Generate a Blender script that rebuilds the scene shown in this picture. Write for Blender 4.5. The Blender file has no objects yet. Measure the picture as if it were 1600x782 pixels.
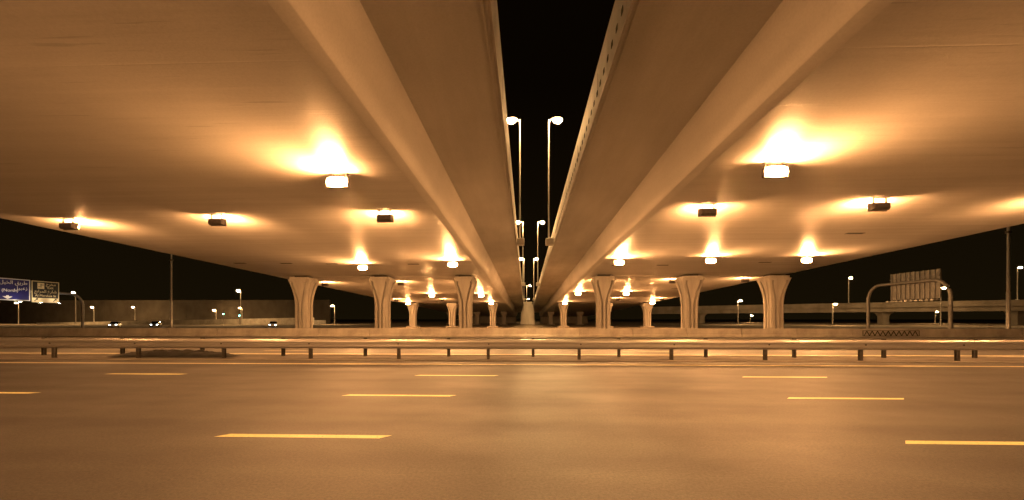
import bpy, math, random
from mathutils import Vector, Matrix
R = math.radians
rnd = random.Random(7)
sc = bpy.context.scene
col = sc.collection

# ------------------------------------------------------------------ camera, sky, exposure
cam_d = bpy.data.cameras.new('camera'); cam = bpy.data.objects.new('camera', cam_d); col.objects.link(cam)
cam.location = (0, 0, 2.0)
cam.rotation_euler = (R(90), 0, math.atan(22 / 632))
cam_d.sensor_width = 36.0; cam_d.lens = 632 / 1600 * 36
cam_d.shift_y = (499 - 391) / 1600
cam_d.clip_start = 0.1; cam_d.clip_end = 8000
sc.camera = cam

world = bpy.data.worlds.new('World'); sc.world = world; world.use_nodes = True
wn = world.node_tree.nodes; wl = world.node_tree.links
wbg = wn['Background']
tc = wn.new('ShaderNodeTexCoord'); sp = wn.new('ShaderNodeSeparateXYZ'); rp = wn.new('ShaderNodeValToRGB')
wl.new(tc.outputs['Generated'], sp.inputs[0]); wl.new(sp.outputs['Z'], rp.inputs[0]); wl.new(rp.outputs[0], wbg.inputs[0])
rp.color_ramp.elements[0].color = (0.0075, 0.0047, 0.0013, 1); rp.color_ramp.elements[0].position = 0.0
rp.color_ramp.elements[1].color = (0.0022, 0.0011, 0.0003, 1); rp.color_ramp.elements[1].position = 0.5
wbg.inputs[1].default_value = 1.0

sc.view_settings.view_transform = 'Standard'; sc.view_settings.look = 'None'
sc.view_settings.exposure = 0.0; sc.view_settings.gamma = 1.0; sc.view_settings.use_curve_mapping = False
sc.render.engine = 'CYCLES'
sc.cycles.use_denoising = True
sc.cycles.use_adaptive_sampling = True; sc.cycles.adaptive_threshold = 0.01
sc.cycles.max_bounces = 7; sc.cycles.diffuse_bounces = 5; sc.cycles.glossy_bounces = 3
sc.cycles.sample_clamp_indirect = 6.0
sc.cycles.use_light_tree = True

SODIUM = (1.0, 0.45, 0.15)
FLOOD = 1720.0      # radiance of a floodlight lens
STREET = 3000.0     # radiance of a street lamp bowl

# ------------------------------------------------------------------ materials
def newmat(name):
    m = bpy.data.materials.new(name); m.use_nodes = True
    nt = m.node_tree
    return m, nt, nt.nodes['Principled BSDF']
def nd(nt, t, **kw):
    n = nt.nodes.new(t)
    for k, v in kw.items():
        if k in n.inputs: n.inputs[k].default_value = v
        else: setattr(n, k, v)
    return n
def mapped(nt, scale, coord='Object'):
    c = nd(nt, 'ShaderNodeTexCoord'); mp = nd(nt, 'ShaderNodeMapping'); mp.inputs['Scale'].default_value = scale
    nt.links.new(c.outputs[coord], mp.inputs['Vector']); return mp.outputs[0]
def ramp(nt, fac, stops):
    r = nd(nt, 'ShaderNodeValToRGB'); e = r.color_ramp.elements
    while len(e) < len(stops): e.new(0.5)
    for i, (p, c) in enumerate(stops):
        e[i].position = p; e[i].color = (c[0], c[1], c[2], 1) if not isinstance(c, (int, float)) else (c, c, c, 1)
    nt.links.new(fac, r.inputs[0]); return r.outputs[0]
def noise(nt, vec, scale, detail=4, rough=0.55):
    n = nd(nt, 'ShaderNodeTexNoise'); n.inputs['Scale'].default_value = scale; n.inputs['Detail'].default_value = detail
    n.inputs['Roughness'].default_value = rough; nt.links.new(vec, n.inputs['Vector']); return n.outputs['Fac']
def mix(nt, a, b, fac, mode='MULTIPLY'):
    n = nd(nt, 'ShaderNodeMix', data_type='RGBA', blend_type=mode)
    if isinstance(fac, (int, float)): n.inputs[0].default_value = fac
    else: nt.links.new(fac, n.inputs[0])
    for s, v in ((6, a), (7, b)):
        if isinstance(v, tuple): n.inputs[s].default_value = (*v, 1)
        else: nt.links.new(v, n.inputs[s])
    return n.outputs[2]
def bump(nt, bsdf, h, strength, dist, prev=None):
    b = nd(nt, 'ShaderNodeBump'); b.inputs['Strength'].default_value = strength; b.inputs['Distance'].default_value = dist
    nt.links.new(h, b.inputs['Height'])
    if prev: nt.links.new(prev, b.inputs['Normal'])
    nt.links.new(b.outputs[0], bsdf.inputs['Normal']); return b.outputs[0]

def concrete(name, base, streak=(0.12, 1.6, 1.0), rough=0.72, stain=0.35, bs=0.35, formwork=False):
    m, nt, p = newmat(name)
    v = mapped(nt, streak); w = mapped(nt, (1, 1, 1))
    n1 = noise(nt, v, 0.9, 6, 0.6); n2 = noise(nt, w, 0.22, 4, 0.5); n3 = noise(nt, w, 14, 5, 0.65)
    c = ramp(nt, n1, [(0.3, tuple(x * (1 - stain) for x in base)), (0.62, base), (0.8, tuple(min(1, x * 1.1) for x in base))])
    c = mix(nt, c, ramp(nt, n2, [(0.3, 0.8), (0.65, 1.0)]), 0.8)
    c = mix(nt, c, ramp(nt, n3, [(0.25, 0.82), (0.6, 1.0)]), 0.6)
    nt.links.new(c, p.inputs['Base Color'])
    nt.links.new(ramp(nt, n1, [(0.3, rough + 0.12), (0.7, rough - 0.1)]), p.inputs['Roughness'])
    b = bump(nt, p, n1, bs, 0.03)
    b = bump(nt, p, n3, 0.2, 0.01, b)
    if formwork:      # shutter-board lines left across the soffit by casting
        sx = nd(nt, 'ShaderNodeSeparateXYZ'); nt.links.new(w, sx.inputs[0])
        mm = nd(nt, 'ShaderNodeMath', operation='FRACT'); ml = nd(nt, 'ShaderNodeMath', operation='MULTIPLY'); ml.inputs[1].default_value = 1 / 2.44
        nt.links.new(sx.outputs['Y'], ml.inputs[0]); nt.links.new(ml.outputs[0], mm.inputs[0])
        sm = noise(nt, mapped(nt, (0.32, 6.5, 1)), 1.0, 3, 0.6); mk = ramp(nt, sm, [(0.64, 1.0), (0.72, 0.45)])
        c = mix(nt, c, mk, 0.4); nt.links.new(c, p.inputs['Base Color']); b = bump(nt, p, sm, 0.08, 0.03, b)
        line = ramp(nt, mm.outputs[0], [(0.0, 0.0), (0.012, 1.0), (0.985, 1.0), (1.0, 0.0)])
        bump(nt, p, line, 0.3, 0.008, b)
    return m
def plain(name, base, rough=0.5, metal=0.0, var=0.25, scale=3.0):
    m, nt, p = newmat(name)
    n = noise(nt, mapped(nt, (1, 1, 1)), scale, 5, 0.6)
    c = ramp(nt, n, [(0.3, tuple(x * (1 - var) for x in base)), (0.7, base)])
    nt.links.new(c, p.inputs['Base Color']); p.inputs['Metallic'].default_value = metal
    nt.links.new(ramp(nt, n, [(0.3, min(1, rough + 0.12)), (0.7, max(0.05, rough - 0.08))]), p.inputs['Roughness'])
    return m
def glow(name, colr, strength):
    m = bpy.data.materials.new(name); m.use_nodes = True; nt = m.node_tree
    nt.nodes.remove(nt.nodes['Principled BSDF'])
    e = nd(nt, 'ShaderNodeEmission'); e.inputs[0].default_value = (*colr, 1); e.inputs[1].default_value = strength
    nt.links.new(e.outputs[0], nt.nodes['Material Output'].inputs[0]); return m
def asphalt(name, base, wheel):
    m, nt, p = newmat(name)
    w = mapped(nt, (1, 1, 1)); lng = mapped(nt, (0.03, 1.3, 1)); mid = mapped(nt, (0.6, 1, 1))
    a = noise(nt, lng, 0.9, 5, 0.55); b = noise(nt, mid, 0.55, 5, 0.6); g = noise(nt, w, 24, 6, 0.85); g2 = noise(nt, w, 210, 2, 0.6)
    c = ramp(nt, a, [(0.3, tuple(x * 0.84 for x in base)), (0.7, tuple(x * 1.08 for x in base))])
    c = mix(nt, c, ramp(nt, b, [(0.3, 0.82), (0.65, 1.0)]), 0.6)
    c = mix(nt, c, ramp(nt, g, [(0.38, 0.3), (0.6, 1.0)]), 0.75)
    # tyre-polished wheel paths along each lane
    sx = nd(nt, 'ShaderNodeSeparateXYZ'); nt.links.new(w, sx.inputs[0])
    o = nd(nt, 'ShaderNodeMath', operation='ADD'); o.inputs[1].default_value = wheel
    f = nd(nt, 'ShaderNodeMath', operation='MULTIPLY'); f.inputs[1].default_value = 2 * math.pi / 1.865
    s = nd(nt, 'ShaderNodeMath', operation='SINE')
    nt.links.new(sx.outputs['Y'], o.inputs[0]); nt.links.new(o.outputs[0], f.inputs[0]); nt.links.new(f.outputs[0], s.inputs[0])
    wt = ramp(nt, s.outputs[0], [(0.0, 1.0), (1.0, 0.76)])
    c = mix(nt, c, wt, 0.8)
    nt.links.new(c, p.inputs['Base Color'])
    nt.links.new(ramp(nt, b, [(0.3, 0.70), (0.7, 0.54)]), p.inputs['Roughness'])
    bb = bump(nt, p, g, 0.6, 0.012)
    bump(nt, p, g2, 0.3, 0.004, bb)
    return m

M = {}
M['soffit'] = concrete('soffit_concrete', (0.54, 0.51, 0.47), (0.10, 2.2, 1.0), 0.38, 0.08, 0.12, True)
M['web'] = concrete('web_concrete', (0.54, 0.51, 0.47), (1.0, 0.12, 0.8), 0.6, 0.12, 0.2)
M['parapet'] = concrete('parapet_concrete', (0.58, 0.55, 0.50), (0.8, 0.8, 0.3), 0.75, 0.3, 0.3)
M['column'] = concrete('column_concrete', (0.50, 0.47, 0.42), (1.3, 1.3, 0.15), 0.72, 0.3, 0.25)
M['barrier'] = concrete('barrier_concrete', (0.46, 0.43, 0.38), (0.7, 0.7, 0.5), 0.8, 0.4, 0.3)
M['far_concrete'] = concrete('distant_concrete', (0.33, 0.30, 0.26), (0.3, 0.3, 0.2), 0.85, 0.35, 0.2)
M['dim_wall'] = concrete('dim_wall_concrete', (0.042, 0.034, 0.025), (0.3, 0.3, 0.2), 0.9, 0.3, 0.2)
M['asphalt'] = asphalt('asphalt', (0.114, 0.108, 0.102), 0.35)
M['asphalt_far'] = asphalt('asphalt_opposite', (0.15, 0.143, 0.136), 0.1)
M['sand'] = concrete('sandy_ground', (0.21, 0.17, 0.12), (1, 1, 1), 0.95, 0.35, 0.6)
M['gravel'] = concrete('median_fill', (0.14, 0.125, 0.105), (0.6, 1.5, 1), 0.9, 0.45, 0.7)
M['kerb'] = concrete('kerb_concrete', (0.36, 0.33, 0.29), (0.3, 1, 1), 0.8, 0.4, 0.3)
def worn(name, base):
    m, nt, p = newmat(name)
    n = noise(nt, mapped(nt, (1, 1, 1)), 16, 6, 0.75); n2 = noise(nt, mapped(nt, (0.5, 3, 1)), 2.2, 4, 0.6)
    c = ramp(nt, n, [(0.34, (0.2, 0.18, 0.13)), (0.43, base)])
    c = mix(nt, c, ramp(nt, n2, [(0.3, 0.8), (0.6, 1.0)]), 0.8)
    nt.links.new(c, p.inputs['Base Color']); p.inputs['Roughness'].default_value = 0.6; bump(nt, p, n, 0.3, 0.004); return m
M['yellow'] = worn('yellow_road_paint', (0.95, 0.93, 0.48))
M['whitepaint'] = plain('worn_edge_paint', (0.85, 0.76, 0.48), 0.55, 0, 0.2, 7)
M['zinc'] = plain('galvanised_steel', (0.50, 0.49, 0.48), 0.38, 0.6, 0.06, 1.0)
M['post'] = plain('weathered_post_steel', (0.10, 0.09, 0.08), 0.6, 0.4, 0.35, 6)
M['pole'] = plain('pole_steel', (0.55, 0.53, 0.50), 0.45, 0.5, 0.2, 2)
M['gantry'] = plain('gantry_steel', (0.26, 0.25, 0.24), 0.5, 0.4, 0.2, 2)
M['housing'] = plain('lamp_housing', (0.10, 0.085, 0.075), 0.5, 0.3, 0.25, 8)
M['dark'] = plain('dark_recess', (0.03, 0.026, 0.022), 0.8, 0, 0.3, 8)
M['stain'] = plain('joint_filler', (0.24, 0.22, 0.2), 0.8, 0, 0.3, 4)
M['lens'] = glow('sodium_flood_lens', SODIUM, FLOOD)
M['bowl'] = glow('sodium_street_bowl', (1.0, 0.55, 0.2), STREET)
M['sign_blue'] = plain('blue_sign_sheeting', (0.011, 0.012, 0.13), 0.4, 0, 0.12, 1)
M['sign_black'] = plain('black_sign_sheeting', (0.012, 0.011, 0.011), 0.4, 0, 0.2, 1)
M['sign_cream'] = plain('cream_sign_sheeting', (0.80, 0.66, 0.36), 0.4, 0, 0.08, 1)
M['sign_white'] = plain('white_sign_sheeting', (0.85, 0.83, 0.78), 0.4, 0, 0.05, 1)
M['sign_back'] = plain('sign_back_aluminium', (0.22, 0.21, 0.2), 0.5, 0.4, 0.25, 3)
M['heap'] = concrete('dark_soil', (0.012, 0.011, 0.010), (1, 1, 1), 0.95, 0.4, 0.8)
M['tyre'] = plain('tyre_rubber', (0.02, 0.02, 0.02), 0.8)
M['glass'] = plain('car_glass', (0.02, 0.022, 0.025), 0.08, 0, 0.1)
M['headlight'] = glow('headlight_glow', (0.92, 1.0, 0.93), 25)
M['green'] = glow('green_signal_glow', (0.25, 1.0, 0.72), 40)
M['sign_lamp'] = glow('sign_lamp_glow', (1.0, 0.88, 0.72), 130)

# ------------------------------------------------------------------ mesh helpers
class MB:
    def __init__(s): s.v = []; s.f = []
    def box(s, c, d, top=1.0):
        x, y, z = c; a, b, h = d[0] / 2, d[1] / 2, d[2] / 2; i = len(s.v)
        s.v += [(x - a, y - b, z - h), (x + a, y - b, z - h), (x + a, y + b, z - h), (x - a, y + b, z - h),
                (x - a * top, y - b * top, z + h), (x + a * top, y - b * top, z + h), (x + a * top, y + b * top, z + h), (x - a * top, y + b * top, z + h)]
        s.f += [tuple(i + k for k in q) for q in ((3, 2, 1, 0), (4, 5, 6, 7), (0, 1, 5, 4), (1, 2, 6, 5), (2, 3, 7, 6), (3, 0, 4, 7))]
        return s
    def loft(s, rings, caps=True):
        i = len(s.v); n = len(rings[0])
        for r in rings: s.v += [tuple(p) for p in r]
        for k in range(len(rings) - 1):
            for j in range(n):
                a = i + k * n + j; b = i + k * n + (j + 1) % n
                s.f.append((a, b, b + n, a + n))
        if caps:
            s.f.append(tuple(i + j for j in reversed(range(n))))
            s.f.append(tuple(i + (len(rings) - 1) * n + j for j in range(n)))
        return s
    def tube(s, pts, r, n=10):
        pts = [Vector(p) for p in pts]; rings = []
        for k, p in enumerate(pts):
            t = (pts[min(k + 1, len(pts) - 1)] - pts[max(k - 1, 0)]).normalized()
            up = Vector((0, 0, 1)) if abs(t.z) < 0.9 else Vector((0, 1, 0))
            u = t.cross(up).normalized(); w = u.cross(t)
            rr = r[k] if isinstance(r, (list, tuple)) else r
            rings.append([p + u * (rr * math.cos(2 * math.pi * j / n)) + w * (rr * math.sin(2 * math.pi * j / n)) for j in range(n)])
        return s.loft(rings)
    def mesh(s, name, mat, smooth=False):
        me = bpy.data.meshes.new(name); me.from_pydata(s.v, [], s.f); me.materials.append(M[mat]); me.validate()
        import bmesh
        bm = bmesh.new(); bm.from_mesh(me); bmesh.ops.recalc_face_normals(bm, faces=bm.faces); bm.to_mesh(me); bm.free()
        if smooth:
            for q in me.polygons: q.use_smooth = True
            me.set_sharp_from_angle(angle=R(38))
        return me
    def build(s, name, mat, parent=None, smooth=False, bevel=0):
        o = bpy.data.objects.new(name, s.mesh(name, mat, smooth)); col.objects.link(o)
        if parent: o.parent = parent
        if bevel:
            b = o.modifiers.new('bevel', 'BEVEL'); b.width = bevel; b.segments = 2; b.limit_method = 'ANGLE'
        return o
def tag(o, label=None, cat=None, group=None, kind=None):
    if label: o['label'] = label
    if cat: o['category'] = cat
    if group: o['group'] = group
    if kind: o['kind'] = kind
    return o
def empty(name, loc=(0, 0, 0), rz=0):
    o = bpy.data.objects.new(name, None); o.empty_display_size = 0.3; col.objects.link(o); o.location = loc; o.rotation_euler = (0, 0, rz); return o
def inst(me, name, parent=None, loc=(0, 0, 0), rot=(0, 0, 0)):
    o = bpy.data.objects.new(name, me); col.objects.link(o); o.location = loc; o.rotation_euler = rot
    if parent: o.parent = parent
    return o
def copy_tree(o, parent=None):
    c = o.copy(); col.objects.link(c); c.parent = parent
    for ch in list(o.children): copy_tree(ch, c)
    return c

# ------------------------------------------------------------------ the setting
def sheet(name, x0, x1, y0, y1, z, mat, nx=1, ny=1):
    m = MB()
    for j in range(ny + 1):
        for i in range(nx + 1): m.v.append((x0 + (x1 - x0) * i / nx, y0 + (y1 - y0) * j / ny, z))
    for j in range(ny):
        for i in range(nx):
            a = j * (nx + 1) + i; m.f.append((a, a + 1, a + nx + 2, a + nx + 1))
    return m.build(name, mat)
tag(sheet('ground', -2500, 2500, -2500, 2500, -0.02, 'sand'), kind='structure')
road = tag(sheet('road', -400, 400, -6, 19.2, 0.0, 'asphalt'), kind='structure')
road2 = tag(sheet('opposite_road', -400, 400, 22.1, 45.0, 0.0, 'asphalt_far'), kind='structure')
med = MB().box((0, 20.65, -0.01), (800, 2.5, 0.06)).build('median_strip', 'gravel'); tag(med, kind='structure')
for y, nm in ((19.31, 'kerb'), (21.99, 'kerb')):
    k = MB(); k.box((0, y, 0.0), (800, 0.2, 0.09)); tag(k.build(nm, 'kerb', bevel=0.02), kind='structure')
tag(sheet('paving', -400, 400, 45.0, 62, -0.006, 'kerb'), kind='structure')

def dash_mesh(w, L=3.0, sk=0.16):
    m = MB(); m.v = [(0, -w / 2, 0), (L - sk, -w / 2, 0), (L, w / 2, 0), (sk, w / 2, 0)]; m.f = [(0, 1, 2, 3)]
    return m
dm = dash_mesh(0.18).mesh('lane_dash', 'yellow'); dmw = dash_mesh(0.15).mesh('lane_dash', 'whitepaint')
for y, x0, k0, k1 in ((6.78, -5.3, -1, 2), (10.48, -4.82 , -2, 3), (14.26, -3.96, -3, 3)):
    for k in range(k0, k1): inst(dm, 'lane_dash', road, (x0 + 11.37 * k, y, 0.004))
for y, x0 in ((25.3, -28.2), (29.0, -25.0), (32.7, -27.0), (36.4, -29.0), (40.1, -24.5)):
    for k in range(-1, 5): inst(dmw, 'lane_dash', road2, (x0 + 11.37 * k, y, 0.004))
sheet('edge_line', -400, 400, 17.62, 17.92, 0.004, 'whitepaint').parent = road
sheet('edge_line', -400, 400, 2.55, 2.75, 0.004, 'whitepaint').parent = road
sheet('edge_line', -400, 400, 22.7, 23.0, 0.004, 'whitepaint').parent = road2
sheet('edge_line', -400, 400, 43.3, 43.5, 0.004, 'whitepaint').parent = road2

# ------------------------------------------------------------------ the two overpass decks
GR = -0.0253
def zs(y): return 8.6 + GR * y          # soffit height above the road
Y0, Y1 = -45.0, 205.0
def extrude(mb, prof, ya=Y0, yb=Y1, n=1):
    rings = []
    for k in range(n + 1):
        y = ya + (yb - ya) * k / n
        rings.append([(x, y, zs(y) + h) for x, h in prof])
    return mb.loft(rings)
def overpass(s, corner, wtop, tip, outer, label):
    """s = +1 right deck, -1 left deck; x given as positive distances from the camera line"""
    r = empty('overpass_deck', (s * (corner + outer) / 2 if s > 0 else -(corner + outer) / 2, 50, zs(50)))
    tag(r, label, 'overpass', 'overpass decks')
    off = -r.location
    def add(name, prof, mat, **kw):
        m = MB(); extrude(m, [(s * x, h) for x, h in prof], **kw); o = m.build(name, mat, r, smooth=True); o.location = off; return o
    # box girder: soffit, low vertical lip, curved web up to the cantilever
    web = []
    for k in range(9):
        t = k / 8; web.append((corner - 0.36 + (wtop - corner + 0.36) * (1 - (1 - t) ** 1.5), 0.13 + 1.70 * t ** 1.2))
    girder = add('box_girder', [(outer, 0.0), (corner + 0.03, 0.0), (corner, 0.012), (corner - 0.33, 0.10)] + web + [(wtop + 0.02, 2.3), (outer, 2.3)], 'soffit')
    girder.data.materials.append(M['web'])
    for p in girder.data.polygons:
        if abs(p.normal.z) < 0.995 and p.center.y > -40 and abs(p.center.x) < outer - 1: p.material_index = 1
    for y in [12.5 * q for q in range(5, 13)]:
        m = MB(); a = [(s * (x - 0.006), h - 0.004) for x, h in web]; b = [(s * (x + 0.05), h + 0.02) for x, h in web][::-1]
        extrude(m, a + b, ya=y, yb=y + 0.03); j = m.build('segment_joint', 'stain', girder)
    add('cantilever_slab', [(wtop + 0.6, 1.86), (wtop - 0.01, 1.86), (tip + 0.28, 2.08), (tip + 0.28, 2.04), (tip + 0.2, 2.04), (tip + 0.2, 2.1), (tip + 0.02, 2.1), (tip + 0.02, 2.34), (wtop + 0.6, 2.34)], 'web')
    par = add('parapet', [(tip, 2.02), (tip + 0.017, 2.02), (tip + 0.36, 2.36), (tip + 0.36, 2.5), (tip + 0.22, 3.65), (tip + 0.02, 3.65), (tip - 0.03, 3.58), (tip - 0.03, 2.3)], 'parapet')
    add('parapet', [(outer + 0.003, 0.25), (outer + 0.12, 0.25), (outer + 0.12, 3.3), (outer - 0.2, 3.3), (outer - 0.3, 2.31), (outer + 0.003, 2.31)], 'parapet')
    add('road_surface', [(outer - 0.32, 2.33), (tip + 0.4, 2.345), (tip + 0.4, 2.4), (outer - 0.32, 2.385)], 'asphalt_far')
    return r, off, par
deckL, offL, parL = overpass(-1, 5.2, 4.28, 0.93, 31.3, 'wide concrete overpass deck on the left, its soffit lit by floodlights')
deckR, offR, parR = overpass(1, 7.35, 6.6, 2.78, 30.9, 'wide concrete overpass deck on the right, dark holes dotting its parapet edge')

# dark recesses along the right parapet face; vertical joints on both parapets
hole = MB().box((0, 0, 0), (0.02, 0.2, 0.17)).mesh('drain_hole', 'dark')
for k in range(46):
    y = 7.6 + 0.68 * k
    o = inst(hole, 'drain_hole', parR, (2.78 - 0.036, y, zs(y) + 2.52))
jm = MB().box((0, 0, 0), (0.012, 0.035, 0.9)).mesh('parapet_joint', 'dark')
for k in range(20):
    y = 9.5 + 6.1 * k
    inst(jm, 'parapet_joint', parR, (2.78 - 0.031, y, zs(y) + 2.75)); inst(jm, 'parapet_joint', parL, (-0.93 + 0.031, y, zs(y) + 2.75))
# ventilation slots let into the soffit
vent = MB().box((0, 0, 0), (1.15, 0.34, 0.03)); ventm = vent.mesh('soffit_vent', 'dark')
for (x, y, d, of) in ((-28.6, 39.5, deckL, offL), (-24.0, 39.7, deckL, offL), (-19.6, 40.2, deckL, offL), (-11.4, 40.6, deckL, offL), (9.4, 42, deckR, offR), (14.0, 42, deckR, offR), (23.4, 40.5, deckR, offR),
                      (-12, 66, deckL, offL), (-22, 66, deckL, offL), (14, 66, deckR, offR), (24, 66, deckR, offR), (22.5, 28.5, deckR, offR)):
    o = inst(ventm, 'soffit_vent', d); o.location = Vector((x, y, zs(y) - 0.006)) + of
# thin expansion-joint covers across the soffits
for (d, of, a, b) in ((deckL, offL, -31.2, -5.3), (deckR, offR, 7.5, 30.8)):
    for y in (50.0, 100.0, 150.0):
        o = MB().box(((a + b) / 2, y, zs(y) - 0.004), (b - a, 0.16, 0.03)).build('joint_cover', 'web', d); o.location = of
# hanging bracket stubs where the lamp poles stand
for (d, of, x) in ((deckL, offL, -0.55), (deckR, offR, 2.35)):
    for y in (41.0, 79.5, 120.0):
        o = MB().box((x, y, zs(y) + 2.25), (0.75, 1.0, 0.62)).build('pole_bracket', 'parapet', d, bevel=0.05); o.location = of
# abutments where the decks come down
for s, a, b, nm in ((-1, -31.0, -5.0, 'left'), (1, 7.2, 30.6, 'right')):
    m = MB(); m.box(((a + b) / 2, 203.5, zs(203) / 2 - 0.12), (b - a, 2.0, zs(203) - 0.2))
    tag(m.build('abutment', 'far_concrete'), 'far concrete abutment under the end of the %s deck' % nm, 'abutment', 'abutments')
m = MB(); m.loft([[(-2.1, 149, -0.02), (3.3, 149, -0.02), (3.3, 152, -0.02), (-2.1, 152, -0.02)], [(-1.75, 149, 5.0), (2.95, 149, 5.0), (2.95, 152, 5.0), (-1.75, 152, 5.0)], [(-1.1, 149.1, 8.4), (2.3, 149.1, 8.4), (2.3, 151.9, 8.4), (-1.1, 151.9, 8.4)]])
tag(m.build('median_pier', 'column', bevel=0.08), 'tapered concrete block standing in the gap between the two decks', 'pier')

# ------------------------------------------------------------------ columns
def column_rings(H):
    rings = []
    hs = [0, 0.3, 0.31] + [0.31 + (H - 0.75 - 0.31) * t for t in (0.2, 0.4, 0.55, 0.62, 0.68, 0.74, 0.8, 0.85, 0.9, 0.94, 0.97, 1.0)] + [H - 0.7, H - 0.45]
    for i, z in enumerate(hs):
        t = max(0, (z / H - 0.5) / 0.44); t = min(1, t)
        f = t ** 1.9
        w = 0.72 + 0.62 * f; d = 0.95 + 0.5 * f
        if i < 2: w += 0.12; d += 0.12
        g = 0.26 + 0.60 * min(1, t * 1.25) ** 1.4; gd = 0.42 if i >= 2 else 0.0
        e = 0.30 + 0.35 * f; c = 0.16
        if i >= len(hs) - 2: gd = 0.04
        def side(hw, hd, g):      # one face from left to right, outward along -y
            return [(-hw + c, -hd), (-g - 0.09, -hd), (-g + 0.01, -hd + gd), (-g + 0.14, -hd + 0.06), (g - 0.14, -hd + 0.06), (g - 0.01, -hd + gd), (g + 0.09, -hd), (hw - c, -hd)]
        fr = side(w, d, g); sd = side(d, w, e)
        ring = fr + [(-y, x) for x, y in sd] + [(-x, -y) for x, y in fr] + [(y, -x) for x, y in sd]
        rings.append([(x, y, z) for x, y in ring])
    return rings
def column(x, y, label, group):
    H = zs(y)
    r = empty('bridge_column', (x, y, -0.01)); tag(r, label, 'column', group)
    MB().loft(column_rings(H)).build('shaft', 'column', r, smooth=True)
    MB().box((0, 0, H - 0.30), (2.3, 2.5, 0.29), 1.0).build('cap_block', 'column', r, bevel=0.04)
    MB().box((0, 0, H - 0.07), (1.5, 1.6, 0.17)).build('bearing_pad', 'dark', r)
    MB().box((0, 0, 0.14), (2.6, 3.0, 0.3)).build('footing', 'barrier', r, bevel=0.05)
rows = ((50.0, 'front row', (-27.95, -17.92, -7.5), (9.42, 19.87, 29.9)), (100.0, 'second row', (-28.2, -18.3, -8.2), (9.15, 19.8, 29.6)), (150.0, 'third row', (-28.2, -18.3, -8.2), (9.15, 19.8, 29.6)))
for y, rn, Ls, Rs in rows:
    for x, w in zip(Ls, ('outer', 'middle', 'inner')): column(x, y, 'flared concrete column, %s of the %s under the left deck' % (w, rn), 'flared columns under the decks')
    for x, w in zip(Rs, ('inner', 'middle', 'outer')): column(x, y, 'flared concrete column, %s of the %s under the right deck' % (w, rn), 'flared columns under the decks')

# ------------------------------------------------------------------ floodlights under the soffits
def flood_proto():
    r = empty('floodlight')
    h = MB(); a = [(-.44, .20, -.19), (.44, .20, -.19), (.44, .20, .19), (-.44, .20, .19)]
    rings = [[(x, -0.02, z) for x, _, z in a], [(x * .98, .16, z * .98) for x, _, z in a], [(x * .86, .30, z * .62) for x, _, z in a]]
    h.loft(rings).build('housing', 'housing', r, bevel=0.015)
    fr = MB(); fr.box((0, -.03, 0), (.92, .03, .42)); fr.build('lens_frame', 'housing', r)
    l = MB(); rings = []          # convex glass, bulged to show the glare as a round blob
    for q in range(6):
        a = q / 5 * math.pi / 2 * 0.98
        rings.append([(.43 * math.cos(a) ** .6 * math.copysign(abs(math.cos(t)) ** .75, math.cos(t)), -.046 - .17 * math.sin(a), .20 * math.cos(a) ** .6 * math.copysign(abs(math.sin(t)) ** .75, math.sin(t))) for t in [2 * math.pi * k / 16 for k in range(16)]])
    l.loft(rings).build('lens', 'lens', r, smooth=True)
    for s in (-1, 1): MB().box((s * .3, .13, .29), (.05, .06, .22)).build('hanger', 'housing', r)
    MB().box((0, .13, .412), (.8, .22, .03)).build('mounting_plate', 'housing', r)
    return r
fp = flood_proto(); used = [False]
def flood(x, y, toward, label):
    o = copy_tree(fp) if used[0] else fp; used[0] = True
    o.location = (x, y, zs(y) - 0.43); o.rotation_euler = (math.atan(GR) * (1 if toward else -1), 0, 0 if toward else math.pi)
    tag(o, label, 'floodlight', 'floodlights under the decks')
T = 'glaring sodium floodlight facing the road, %s'
A = 'dark boxy floodlight seen from behind, %s'
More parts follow.
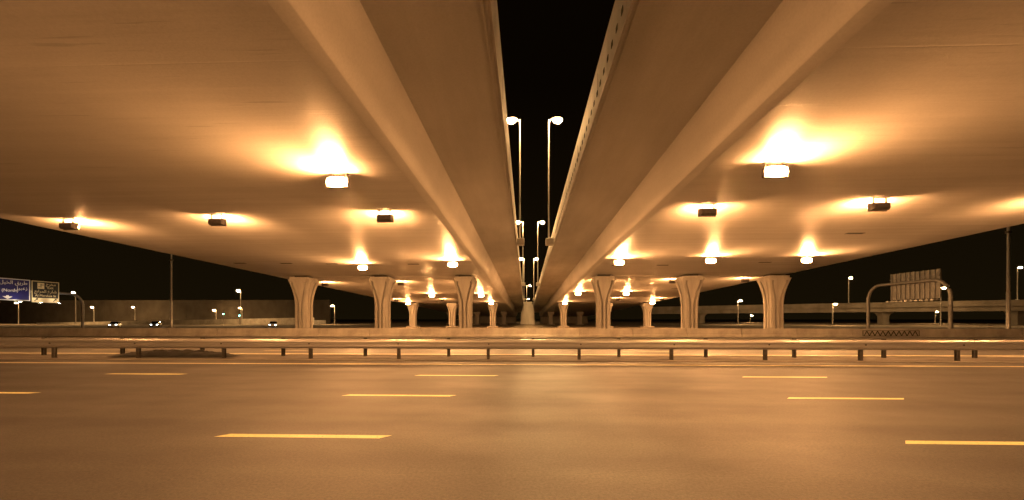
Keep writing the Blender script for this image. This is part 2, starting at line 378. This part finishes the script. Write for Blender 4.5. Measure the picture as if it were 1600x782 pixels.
for x, y, t, d in (
    (-7.93, 16.74, 1, 'nearest one under the left deck'), (9.77, 16.19, 1, 'nearest one under the right deck'),
    (-16.4, 40.1, 1, 'above left of the middle front column, left deck'), (-7.0, 38.4, 1, 'above left of the inner front column, left deck'),
    (8.6, 37.7, 1, 'above the inner front column, right deck'), (16.6, 37.0, 1, 'above the middle front column, right deck'), (25.0, 37.0, 1, 'above right of the outer front column, right deck'),
    (-17.3, 73.8, 1, 'between the middle and inner front columns, left deck'), (-8.2, 74, 1, 'right of the inner front column, left deck'),
    (9.0, 70.4, 1, 'left of the inner front column, right deck'), (17.3, 70.6, 1, 'between the inner and middle front columns, right deck'),
    (-28.2, 96.0, 1, 'on top of the outer second-row column, left deck'), (-8.3, 96.2, 1, 'on top of the inner second-row column, left deck'),
    (9.2, 96.2, 1, 'on top of the inner second-row column, right deck'), (29.6, 96.0, 1, 'on top of the outer second-row column, right deck'),
    (-27.4, 23.4, 0, 'leftmost in the near row, left deck'), (-17.8, 22.8, 0, 'middle one of the near row, left deck'), (-7.85, 22.3, 0, 'beside the girder web in the near row, left deck'),
    (9.55, 21.7, 0, 'beside the girder web in the near row, right deck'), (17.7, 21.0, 0, 'middle one of the near row, right deck'), (26.6, 20.6, 0, 'at the right picture edge, right deck'),
    (-27.85, 55.2, 0, 'just right of the outer front column, left deck'), (-17.0, 54.5, 0, 'just right of the middle front column, left deck'), (-7.8, 54.5, 0, 'behind the inner front column, left deck'),
    (9.4, 54.0, 0, 'behind the inner front column, right deck'), (18.9, 53.0, 0, 'just left of the middle front column, right deck'), (27.6, 52.0, 0, 'just left of the outer front column, right deck'),
    (-27.8, 86, 0, 'left end of the far row, left deck'), (-17.8, 86, 0, 'middle of the far row, left deck'),
    (18.9, 84, 0, 'middle of the far row, right deck'), (27.8, 84, 0, 'right end of the far row, right deck'),
    (-27.6, -9, 0, 'added out of view behind the viewer to light the outer left corner'), (27.4, -9, 0, 'added out of view behind the viewer to light the outer right corner'),  # row behind the camera is unseen, added to light near soffit and road
    (-17.8, -9, 0, 'added out of view behind the viewer under the left deck middle'), (-7.9, -9, 0, 'added out of view behind the viewer beside the left girder web'),
    (9.6, -9, 0, 'added out of view behind the viewer beside the right girder web'), (18.0, -9, 0, 'added out of view behind the viewer under the right deck middle')):
    flood(x, y, t, (T if t else A) % d)

# ------------------------------------------------------------------ street lamps
def street_lamp(name, base, H, arm, label, group, bowl=0.46, r0=0.09, lit=True, arms=(1,)):
    """arm: reach along x (sign gives the side); arms: several for a twin-arm pole"""
    r = empty(name, base); tag(r, label, 'street lamp', group)
    MB().tube([(0, 0, 0), (0, 0, H * 0.5), (0, 0, H)], [r0, r0 * 0.8, r0 * 0.55], 10).build('pole', 'pole', r, smooth=True)
    MB().box((0, 0, 0.03), (r0 * 4, r0 * 4, 0.08)).build('base_plate', 'pole', r)
    for k in arms:
        L = arm * k; sg = 1 if L > 0 else -1
        MB().tube([(0, 0, H - 0.25), (L * 0.35, 0, H + 0.02), (L * 0.75, 0, H + 0.1), (L, 0, H + 0.1)], [r0 * .5, r0 * .45, r0 * .4, r0 * .4], 8).build('arm', 'pole', r, smooth=True)
        hd = MB(); ring = []
        for (dx, w, z0, z1) in ((-0.25, .10, .02, .16), (0.1, .19, -.02, .22), (0.55, .17, -.02, .18), (0.75, .07, .02, .12)):
            x = L + sg * dx - sg * 0.2
            ring.append([(x, -w, H + z0), (x, w, H + z0), (x, w * .7, H + z1), (x, -w * .7, H + z1)])
        hd.loft(ring).build('lamp_head', 'housing', r, smooth=True)
        if lit:
            b = MB(); cx = L + sg * 0.12; rings = []  # bowl drawn oversize; the extra size stands for the lamp's glare
            for q in range(5):
                a = q / 4 * math.pi / 2 * 0.97
                rings.append([(cx + bowl * math.cos(a) * math.cos(2 * math.pi * j / 12), bowl * 0.75 * math.cos(a) * math.sin(2 * math.pi * j / 12), H - 0.025 - bowl * 0.8 * math.sin(a)) for j in range(12)])
            b.loft(rings).build('bowl', 'bowl', r, smooth=True)
    return r
rown = {41.0: 'tallest pair in view', 79.5: 'second pair', 120.0: 'third pair'}
for y in (41.0, 79.5, 120.0):
    zb = zs(y) + 2.56
    street_lamp('street_lamp', (-0.62, y, zb), 22.25 - 0.011 * (y - 41) * 2.6 - zb, -0.75, 'left lamp in the gap between decks, %s' % rown[y], 'street lamps in the gap')
    street_lamp('street_lamp', (2.3, y, zb), 22.2 - 0.011 * (y - 41) * 2.6 - zb, 0.75, 'right lamp in the gap between decks, %s' % rown[y], 'street lamps in the gap')
street_lamp('street_lamp', (0.3, 190, 0), 17.9, 1.35, 'far twin-arm lamp low in the gap, upper pair of lights', 'street lamps in the gap', 0.3, 0.15, True, (1, -1))
street_lamp('street_lamp', (0.2, 262, 0), 15.2, 1.3, 'far twin-arm lamp low in the gap, lower pair of lights', 'street lamps in the gap', 0.3, 0.15, True, (1, -1))
# (x, y, base z, height, label)
far = ((-196.6, 150, 0, 8.4, 'small street lamp under the blue road sign'), (-162, 140, 0, 11.7, 'bright street lamp beside the gantry arm of the blue sign'),
       (-177.3, 160, 0, 7.0, 'small street lamp right of the curved sign post'), (-162.9, 163, 0, 7.1, 'small street lamp midway between curved sign post and bare mast'),
       (-129.7, 165, 0, 5.8, 'short street lamp just left of the tall lamp by the ramp'), (-99, 137, 0, 12.0, 'tall street lamp between the bare mast and outer left column'),
       (-113.6, 158, 0, 6.6, 'short street lamp directly below the tall one by the ramp'), (-72.1, 150, 0, 7.1, 'small street lamp right of the outer front column, left deck'),
       (124, 160, 8.2, 9.8, 'street lamp standing on the flyover left of the sign back'), (156, 134, 8.2, 10.3, 'street lamp standing on the flyover at the right edge'),
       (77.1, 150, 0, 8.8, 'street lamp left of the outer front column, right deck'), (95.9, 130, 0, 6.8, 'street lamp before the flyover, left of the sign gantry'),
       (123.6, 125, 0, 11.4, 'street lamp behind the right leg of the sign gantry'), (180.5, 185, 0, 5.4, 'short street lamp seen through the sign gantry'),
       (124.8, 230, 0, 4.1, 'tiny far street lamp low left of the outer right column'))
for x, y, zb, h, lb in far:
    street_lamp('street_lamp', (x, y, zb), h, 0.8 if x > 0 else -0.8, lb, 'distant street lamps', 0.42 if h > 8 else 0.36, 0.15)
for x, y, lb in ((-76.8, 85, 'tall bare grey mast left of the left deck columns'), (70.9, 62, 'tall bare grey mast at the right picture edge')):
    r = empty('light_mast', (x, y, 0)); tag(r, lb, 'mast', 'bare masts')
    MB().tube([(0, 0, 0), (0, 0, 6), (0, 0, 6.05), (0, 0, 26)], [0.25, 0.23, 0.19, 0.13], 12).build('pole', 'pole', r, smooth=True)
    MB().box((0, 0, 0.15), (1.0, 1.0, 0.3)).build('footing', 'kerb', r)
    MB().tube([(0, 0, 14.6), (0, 0, 14.95)], 0.33, 12).build('collar', 'housing', r, smooth=True)
    for k in range(4):
        a = k * math.pi / 2
        MB().box((0.7 * math.cos(a), 0.7 * math.sin(a), 26.0), (0.5, 0.5, 0.25)).build('lamp_head', 'housing', r)
    MB().tube([(0.75 * math.cos(a), 0.75 * math.sin(a), 25.85) for a in [2 * math.pi * q / 16 for q in range(17)]], 0.05, 6).build('ring', 'pole', r)

# ------------------------------------------------------------------ median guardrails
PROF = [(0.03, 0.0), (0.0, 0.012), (-0.09, 0.06), (-0.10, 0.10), (-0.06, 0.13), (0.0, 0.16), (0.0, 0.19), (-0.06, 0.22), (-0.10, 0.25), (-0.09, 0.29), (0.0, 0.338), (0.03, 0.35)]
def rail_mesh(L, s):
    m = MB(); outer = [(s * y, z * 1.35) for y, z in PROF]; inner = [(y + s * 0.014, z) for y, z in outer]
    loop = outer + inner[::-1]
    m.loft([[(0, y, z) for y, z in loop], [(L, y, z) for y, z in loop]]); return m.mesh('rail', 'zinc', True)
def guardrail(x0, y, s, n0, n1, label):
    r = empty('guardrail', (0, y, 0.02)); tag(r, label, 'guardrail', 'median guardrails')
    pm = MB()
    h = 0.98
    pm.box((0, 0, h / 2), (0.012, 0.14, h)); pm.box((0, -0.066, h / 2), (0.14, 0.008, h)); pm.box((0, 0.066, h / 2), (0.14, 0.008, h))
    pmesh = pm.mesh('post', 'post')
    bm_ = MB().box((0, 0, 0), (0.13, 0.13, 0.36)).mesh('spacer_block', 'post')
    bt = MB().tube([(0, 0.02 * s, 0), (0, -0.025 * s, 0)], 0.035, 8).mesh('bolt', 'post')
    rm = rail_mesh(4.49, s)
    for k in range(n0, n1):
        x = x0 + 4.47 * k
        p = inst(pmesh, 'post', r, (x, 0, 0))
        inst(bm_, 'spacer_block', p, (0, -0.14 * s, 0.75))
        rl = inst(rm, 'rail', r, (x - 0.01, -0.225 * s, 0.52), (0, 0, 0))
        inst(bt, 'bolt', rl, (0.06, -0.02 * s, 0.24))
    return r
guardrail(-1.87, 19.95, 1, -9, 10, 'galvanised guardrail on the near side of the median')
guardrail(0.37, 21.3, -1, -10, 10, 'galvanised guardrail on the far side of the median, behind the near one')

# dark heap lying in the median
m = MB(); nx, ny = 40, 9
for j in range(ny):
    for i in range(nx):
        u = i / (nx - 1) * 2 - 1; v = j / (ny - 1) * 2 - 1
        h = max(0, (1 - abs(u) ** 2.2)) ** 0.8 * max(0, 1 - v * v) * (0.30 + 0.08 * math.sin(i * 1.3) * math.cos(j * 2.1) + rnd.uniform(-0.04, 0.04))
        m.v.append((-18.4 + 3.3 * u, 20.62 + 0.5 * v, 0.07 + h))
for j in range(ny - 1):
    for i in range(nx - 1):
        a = j * nx + i; m.f.append((a, a + 1, a + nx + 1, a + nx))
tag(m.build('soil_heap', 'heap', smooth=True), 'low dark heap lying under the guardrails at the left', 'heap')

# ------------------------------------------------------------------ concrete barrier units beyond the far carriageway
m = MB(); L = 5.98
pr = [(-0.3, 0), (-0.3, 0.08), (-0.14, 0.32), (-0.085, 0.95), (0.085, 0.95), (0.14, 0.32), (0.3, 0.08), (0.3, 0)]
m.loft([[(0.02, y, z) for y, z in pr], [(L, y, z) for y, z in pr]])
bmesh_ = m.mesh('concrete_barrier', 'barrier')
for k in range(27):
    o = inst(bmesh_, 'concrete_barrier', None, (-90 + 6 * k, 46.1 + rnd.uniform(-.03, .03), 0), (0, 0, rnd.uniform(-.003, .003)))
    tag(o, 'pale concrete barrier unit in the long row behind the opposite carriageway', 'barrier', 'concrete barrier units')
# zigzag mesh panel leaning on the barrier
r = empty('mesh_panel', (36.9, 45.66, 0.0)); tag(r, 'low dark zigzag panel leaning on the barrier row at right', 'panel')
f = MB(); f.box((3.0, 0, 0.74), (6.0, 0.05, 0.05)); f.box((3.0, 0, 0.16), (6.0, 0.05, 0.05)); f.box((0.02, 0, 0.45), (0.05, 0.05, 0.53)); f.box((5.98, 0, 0.45), (0.05, 0.05, 0.53))
f.build('frame', 'post', r)
sl = MB().tube([(0, 0, 0.19), (0.28, 0, 0.71)], 0.04, 6).mesh('slat', 'dark'); sl2 = MB().tube([(0.28, 0.01, 0.71), (0.56, 0.01, 0.19)], 0.04, 6).mesh('slat', 'dark')
for k in range(10): inst(sl, 'slat', r, (0.15 + 0.57 * k, 0, 0)); inst(sl2, 'slat', r, (0.15 + 0.57 * k, 0, 0))

# ------------------------------------------------------------------ sign gantries
def text(body, size, mat, parent, yz, align='CENTER', name='lettering', squeeze=1.0):
    c = bpy.data.curves.new('lettering', 'FONT'); c.body = body; c.size = size; c.align_x = align; c.extrude = 0.01
    t = bpy.data.objects.new('tmp', c); col.objects.link(t); bpy.context.view_layer.update()
    me = bpy.data.meshes.new_from_object(t.evaluated_get(bpy.context.evaluated_depsgraph_get()))
    bpy.data.objects.remove(t); me.materials.clear(); me.materials.append(M[mat])
    o = bpy.data.objects.new(name, me); col.objects.link(o); o.parent = parent
    o.rotation_euler = (R(90), 0, R(90)); o.location = (0.075, yz[0], yz[1]); o.scale = (squeeze, 1, 1)
    return o
def rev(codes): return ''.join(chr(c) if isinstance(c, int) else c for c in reversed(codes))
TARIQ = [0xFEC3, 0xFEAE, 0xFEF3, 0xFED6]; KHAIL = [0xFE8D, 0xFEDF, 0xFEA8, 0xFEF4, 0xFEDE]; SHAMAL = [0xFEB7, 0xFEE4, 0xFE8E, 0xFEDD]
ZABEEL = [0xFEAF, 0xFECB, 0xFE92, 0xFEF4, 0xFEDE]; SHARI = [0xFEB7, 0xFE8E, 0xFEAD, 0xFEC9]; MARABI = [0xFE8D, 0xFEDF, 0xFEE4, 0xFEAE, 0xFE8D, 0xFE91, 0xFECA]
MAKHRAJ = [0xFEE3, 0xFEA8, 0xFEAE, 0xFE9D]
def arc(c, r, a0, a1, n=8): return [(c[0], c[1] + r * math.cos(a0 + (a1 - a0) * k / n), c[2] + r * math.sin(a0 + (a1 - a0) * k / n)) for k in range(n + 1)]
def gantry_frame(r, ya, yb, zt, rad, tr, both=True):
    pts = [(-0.25, yb, 0), (-0.25, yb, zt - rad)] + arc((-0.25, yb - rad, zt - rad), rad, 0, math.pi / 2)[1:]
    if both: pts += arc((-0.25, ya + rad, zt - rad), rad, math.pi / 2, math.pi) + [(-0.25, ya, 0)]
    else: pts += [(-0.25, ya, zt)]
    MB().tube(pts, tr, 12).build('frame', 'gantry', r, smooth=True)
# left gantry, lit sign faces turned to the viewer
g = empty('sign_gantry', (-102.2, 90, 0)); tag(g, 'overhead road sign with blue and black panels on a curved post', 'road sign', 'overhead sign gantries')
gantry_frame(g, -28, 0, 7.7, 2.6, 0.27, True)
def panel(name, y0, y1, z0, z1, mat, border):
    p = MB().box((0, (y0 + y1) / 2, (z0 + z1) / 2), (0.1, y1 - y0, z1 - z0)).build(name, mat, g)
    b = MB(); w = 0.14
    b.box((0.055, (y0 + y1) / 2, z1 - w / 2), (0.03, y1 - y0, w)); b.box((0.055, (y0 + y1) / 2, z0 + w / 2), (0.03, y1 - y0, w))
    b.box((0.055, y0 + w / 2, (z0 + z1) / 2), (0.03, w, z1 - z0 - 2 * w)); b.box((0.055, y1 - w / 2, (z0 + z1) / 2), (0.03, w, z1 - z0 - 2 * w))
    b.build('border', border, p); return p
pb = panel('blue_panel', -21.5, -10.15, 5.75, 10.05, 'sign_blue', 'sign_white')
text(rev(TARIQ + [' '] + KHAIL + [' ', '/', ' '] + SHAMAL), 0.95, 'sign_white', pb, (-10.6, 9.0), 'RIGHT')
text(rev(ZABEEL), 0.95, 'sign_white', pb, (-10.6, 7.95), 'RIGHT')
text('Al Khail Rd (North)', 0.82, 'sign_white', pb, (-12.1, 7.45), 'RIGHT')
text('Zabeel', 0.82, 'sign_white', pb, (-15.9, 6.75), 'RIGHT')
a = MB(); a.v = [(0.08, -14.6, 6.5), (0.08, -13.0, 6.5), (0.08, -13.8, 5.95)]; a.f = [(0, 1, 2)]; a.box((0.075, -13.8, 6.6), (0.02, 0.4, 0.22)); a.build('arrow', 'sign_white', pb)
pk = panel('black_panel', -9.9, -5.0, 5.5, 10.0, 'sign_black', 'sign_cream')
MB().box((0.065, -7.45, 6.05), (0.02, 4.55, 0.82)).build('direction_strip', 'sign_cream', pk)
for yy in (-9.2, -5.85):
    a = MB(); a.v = [(0.085, yy - .32, 5.80), (0.085, yy - .2, 5.72), (0.085, yy + .22, 6.1), (0.085, yy + .34, 5.98), (0.085, yy + .4, 6.4), (0.085, yy - .05, 6.34), (0.085, yy + .09, 6.22)]; a.f = [(0, 1, 2, 6), (5, 6, 2, 3, 4)]; a.build('arrow', 'sign_black', pk)
ic = MB(); ic.box((0.06, -8.3, 9.0), (0.02, 1.2, 1.25)); icn = ic.build('route_emblem', 'sign_cream', pk)
i2 = MB(); i2.box((0.075, -8.3, 9.05), (0.02, 0.12, 0.8)); i2.box((0.075, -8.05, 9.2), (0.02, 0.5, 0.1)); i2.box((0.075, -8.6, 8.8), (0.02, 0.3, 0.1)); i2.build('emblem_mark', 'sign_black', icn)
text(rev(MAKHRAJ), 0.85, 'sign_cream', pk, (-6.5, 9.15)); text('Exit', 0.72, 'sign_cream', pk, (-6.6, 8.45))
text(rev(SHARI + [' '] + MARABI), 0.85, 'sign_cream', pk, (-7.45, 7.6)); text('Al Marabea St', 0.66, 'sign_cream', pk, (-7.45, 6.75))
for k in range(5):
    y = -19.5 + 3.4 * k
    l = MB().box((1.2, y, 5.3), (0.3, 0.7, 0.2)).build('sign_lamp', 'housing', g); MB().tube([(-0.1, y, 5.6), (1.1, y, 5.3)], 0.04, 6).build('lamp_arm', 'pole', l)
    e = MB(); e.v = [(1.08, y - .3, 5.41), (1.32, y - .3, 5.41), (1.32, y + .3, 5.41), (1.08, y + .3, 5.41)]; e.f = [(0, 1, 2, 3)]; e.build('lamp_glass', 'sign_lamp', l)
# right gantry, seen from behind
g2 = empty('sign_gantry', (57.2, 63.5, 0)); tag(g2, 'overhead road sign seen from behind, ribbed back on an arched frame', 'road sign', 'overhead sign gantries')
m_ = g2
def gantry2():
    pts = [(0.25, -6.7, 0), (0.25, -6.7, 5.0)] + arc((0.25, -4.3, 5.1), 2.4, math.pi, math.pi / 2)[1:] + arc((0.25, 4.1, 5.1), 2.4, math.pi / 2, 0) + [(0.25, 6.5, 0)]
    MB().tube(pts, 0.24, 12).build('frame', 'gantry', g2, smooth=True)
    MB().box((0.62, -1.25, 7.0), (0.08, 7.7, 4.1)).build('sign_face', 'sign_back', g2)
    for k in range(11): MB().box((0.53, -5.0 + 0.75 * k, 7.0), (0.1, 0.14, 4.12)).build('rib', 'gantry', g2)
    MB().box((0.4, -1.25, 8.15), (0.14, 7.6, 0.12)).build('stringer', 'sign_back', g2)
    for k in range(10):
        l = MB().box((0.1, -4.75 + 0.78 * k, 4.72), (0.9, 0.5, 0.16)).build('walkway_plate', 'pole', g2)
        MB().box((0.42, -4.75 + 0.78 * k, 4.85), (0.1, 0.06, 0.24)).build('bracket', 'pole', l)
gantry2()

# ------------------------------------------------------------------ background flyover, ramp wall, signals, cars
r = empty('flyover', (116, 159, 0)); tag(r, 'far pale flyover crossing behind the sign gantry at right', 'flyover')
A_ = Vector((60.0, 202.5, 0)); B_ = Vector((215.0, 82.0, 0)); D_ = (B_ - A_).normalized(); N_ = Vector((-D_.y, D_.x, 0))
def fly(name, d0, d1, z0, z1, mat):
    m = MB(); 
    q = [A_ + N_ * d0, B_ + N_ * d0, B_ + N_ * d1, A_ + N_ * d1]
    m.loft([[(p.x - 116, p.y - 159, z0) for p in q], [(p.x - 116, p.y - 159, z1) for p in q]]); return m.build(name, mat, r)
fly('girder', 1.6, 9.0, 4.6, 6.1, 'far_concrete'); fly('deck_slab', 0.2, 10.4, 6.1, 6.6, 'far_concrete'); fly('parapet', 0, 0.3, 6.3, 8.0, 'far_concrete'); fly('parapet', 10.3, 10.6, 6.3, 8.0, 'far_concrete')
for t in (0.12, 0.26, 0.44, 0.60, 0.76, 0.9):
    p = A_ + (B_ - A_) * t + N_ * 5.2
    m = MB(); m.loft([[(p.x - 116 + w * a, p.y - 159 + w * b, z) for a, b in ((-1, -1), (1, -1), (1, 1), (-1, 1))] for z, w in ((0, 1.15), (3.0, 1.15), (3.9, 1.5), (4.62, 2.2))])
    m.build('pier', 'far_concrete', r, smooth=True)
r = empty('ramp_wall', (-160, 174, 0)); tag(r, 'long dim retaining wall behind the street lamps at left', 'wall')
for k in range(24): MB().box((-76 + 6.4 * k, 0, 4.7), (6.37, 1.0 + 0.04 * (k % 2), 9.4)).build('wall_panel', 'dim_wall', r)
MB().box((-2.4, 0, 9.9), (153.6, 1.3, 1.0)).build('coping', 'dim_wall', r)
r = empty('side_ramp', (-128, 146, 0)); tag(r, 'low rising ramp parapet in front of the retaining wall', 'ramp')
m = MB(); m.loft([[(-56, -0.3, -0.02), (-56, 0.3, -0.02), (-56, 0.3, 0.6), (-56, -0.3, 0.6)], [(50, -0.3, -0.02), (50, 0.3, -0.02), (50, 0.3, 2.6), (50, -0.3, 2.6)]]); m.build('parapet', 'barrier', r)
m = MB(); m.loft([[(-56, 0.3, -0.02), (-56, 9, -0.02), (-56, 9, 0.02), (-56, 0.3, 0.02)], [(50, 0.3, -0.02), (50, 9, -0.02), (50, 9, 1.6), (50, 0.3, 1.6)]]); m.build('roadway', 'asphalt_far', r)

def signal(x, y, z, lb):
    r = empty('traffic_signal', (x, y, 0)); tag(r, lb, 'traffic light', 'traffic lights by the ramp')
    MB().tube([(0, 0, 0), (0, 0, z - 0.3)], 0.08, 8).build('pole', 'pole', r)
    h = MB().box((0, 0, z + 0.3), (0.4, 0.3, 1.2)).build('signal_head', 'housing', r)
    for k, mt in enumerate(('green', 'dark', 'dark')): MB().tube([(0, -0.14, z - 0.02 + 0.35 * k), (0, -0.18, z - 0.02 + 0.35 * k)], 0.14, 12).build('signal_lens', mt, h)
signal(-94.3, 123, 3.6, 'green traffic light left of the tall lamp by the ramp'); signal(-89.5, 123.5, 3.1, 'green traffic light just below the tall lamp by the ramp')

def car(x, y, rz, colr, label):
    M['carpaint_' + label[:5]] = plain('car_paint', colr, 0.3, 0.2, 0.05)
    r = empty('car', (x, y, 0), rz); tag(r, label, 'car', 'cars on the road behind the barrier')
    b = MB(); rings = []      # nose toward -y
    for (yy, w, z0, z1) in ((-2.2, .72, .35, .62), (-2.05, .84, .25, .78), (-1.0, .9, .22, .92), (0.6, .9, .22, .95), (1.9, .88, .25, .98), (2.2, .76, .4, .85)):
        rings.append([(-w, yy, z0), (w, yy, z0), (w, yy, (z0 + z1) / 2), (w * .92, yy, z1), (-w * .92, yy, z1), (-w, yy, (z0 + z1) / 2)])
    b.loft(rings).build('body', 'carpaint_' + label[:5], r, smooth=True)
    c = MB(); c.loft([[(-.8, -1.05, .9), (.8, -1.05, .9), (.8, 1.75, .93), (-.8, 1.75, .93)], [(-.66, -.35, 1.42), (.66, -.35, 1.42), (.66, 1.15, 1.42), (-.66, 1.15, 1.42)]]).build('cabin_glass', 'glass', r)
    MB().box((0, 0.4, 1.44), (1.34, 1.55, 0.05)).build('roof', 'carpaint_' + label[:5], r, bevel=0.02)
    for sx in (-1, 1):
        for yy in (-1.35, 1.35): MB().tube([(sx * .72, yy, .32), (sx * .92, yy, .32)], .32, 14).build('wheel', 'tyre', r)
        MB().box((sx * .58, -2.17, .62), (.3, .08, .14)).build('headlight', 'headlight', r)
car(-99.9, 95, R(35), (0.5, 0.5, 0.5), 'pale car with lit headlights, leftmost behind the barrier')
car(-93.5, 99, R(35), (0.06, 0.06, 0.07), 'dark car with lit headlights following the pale one')
car(-62.5, 98, R(28), (0.35, 0.34, 0.32), 'silver car with lit headlights left of the outer left column')
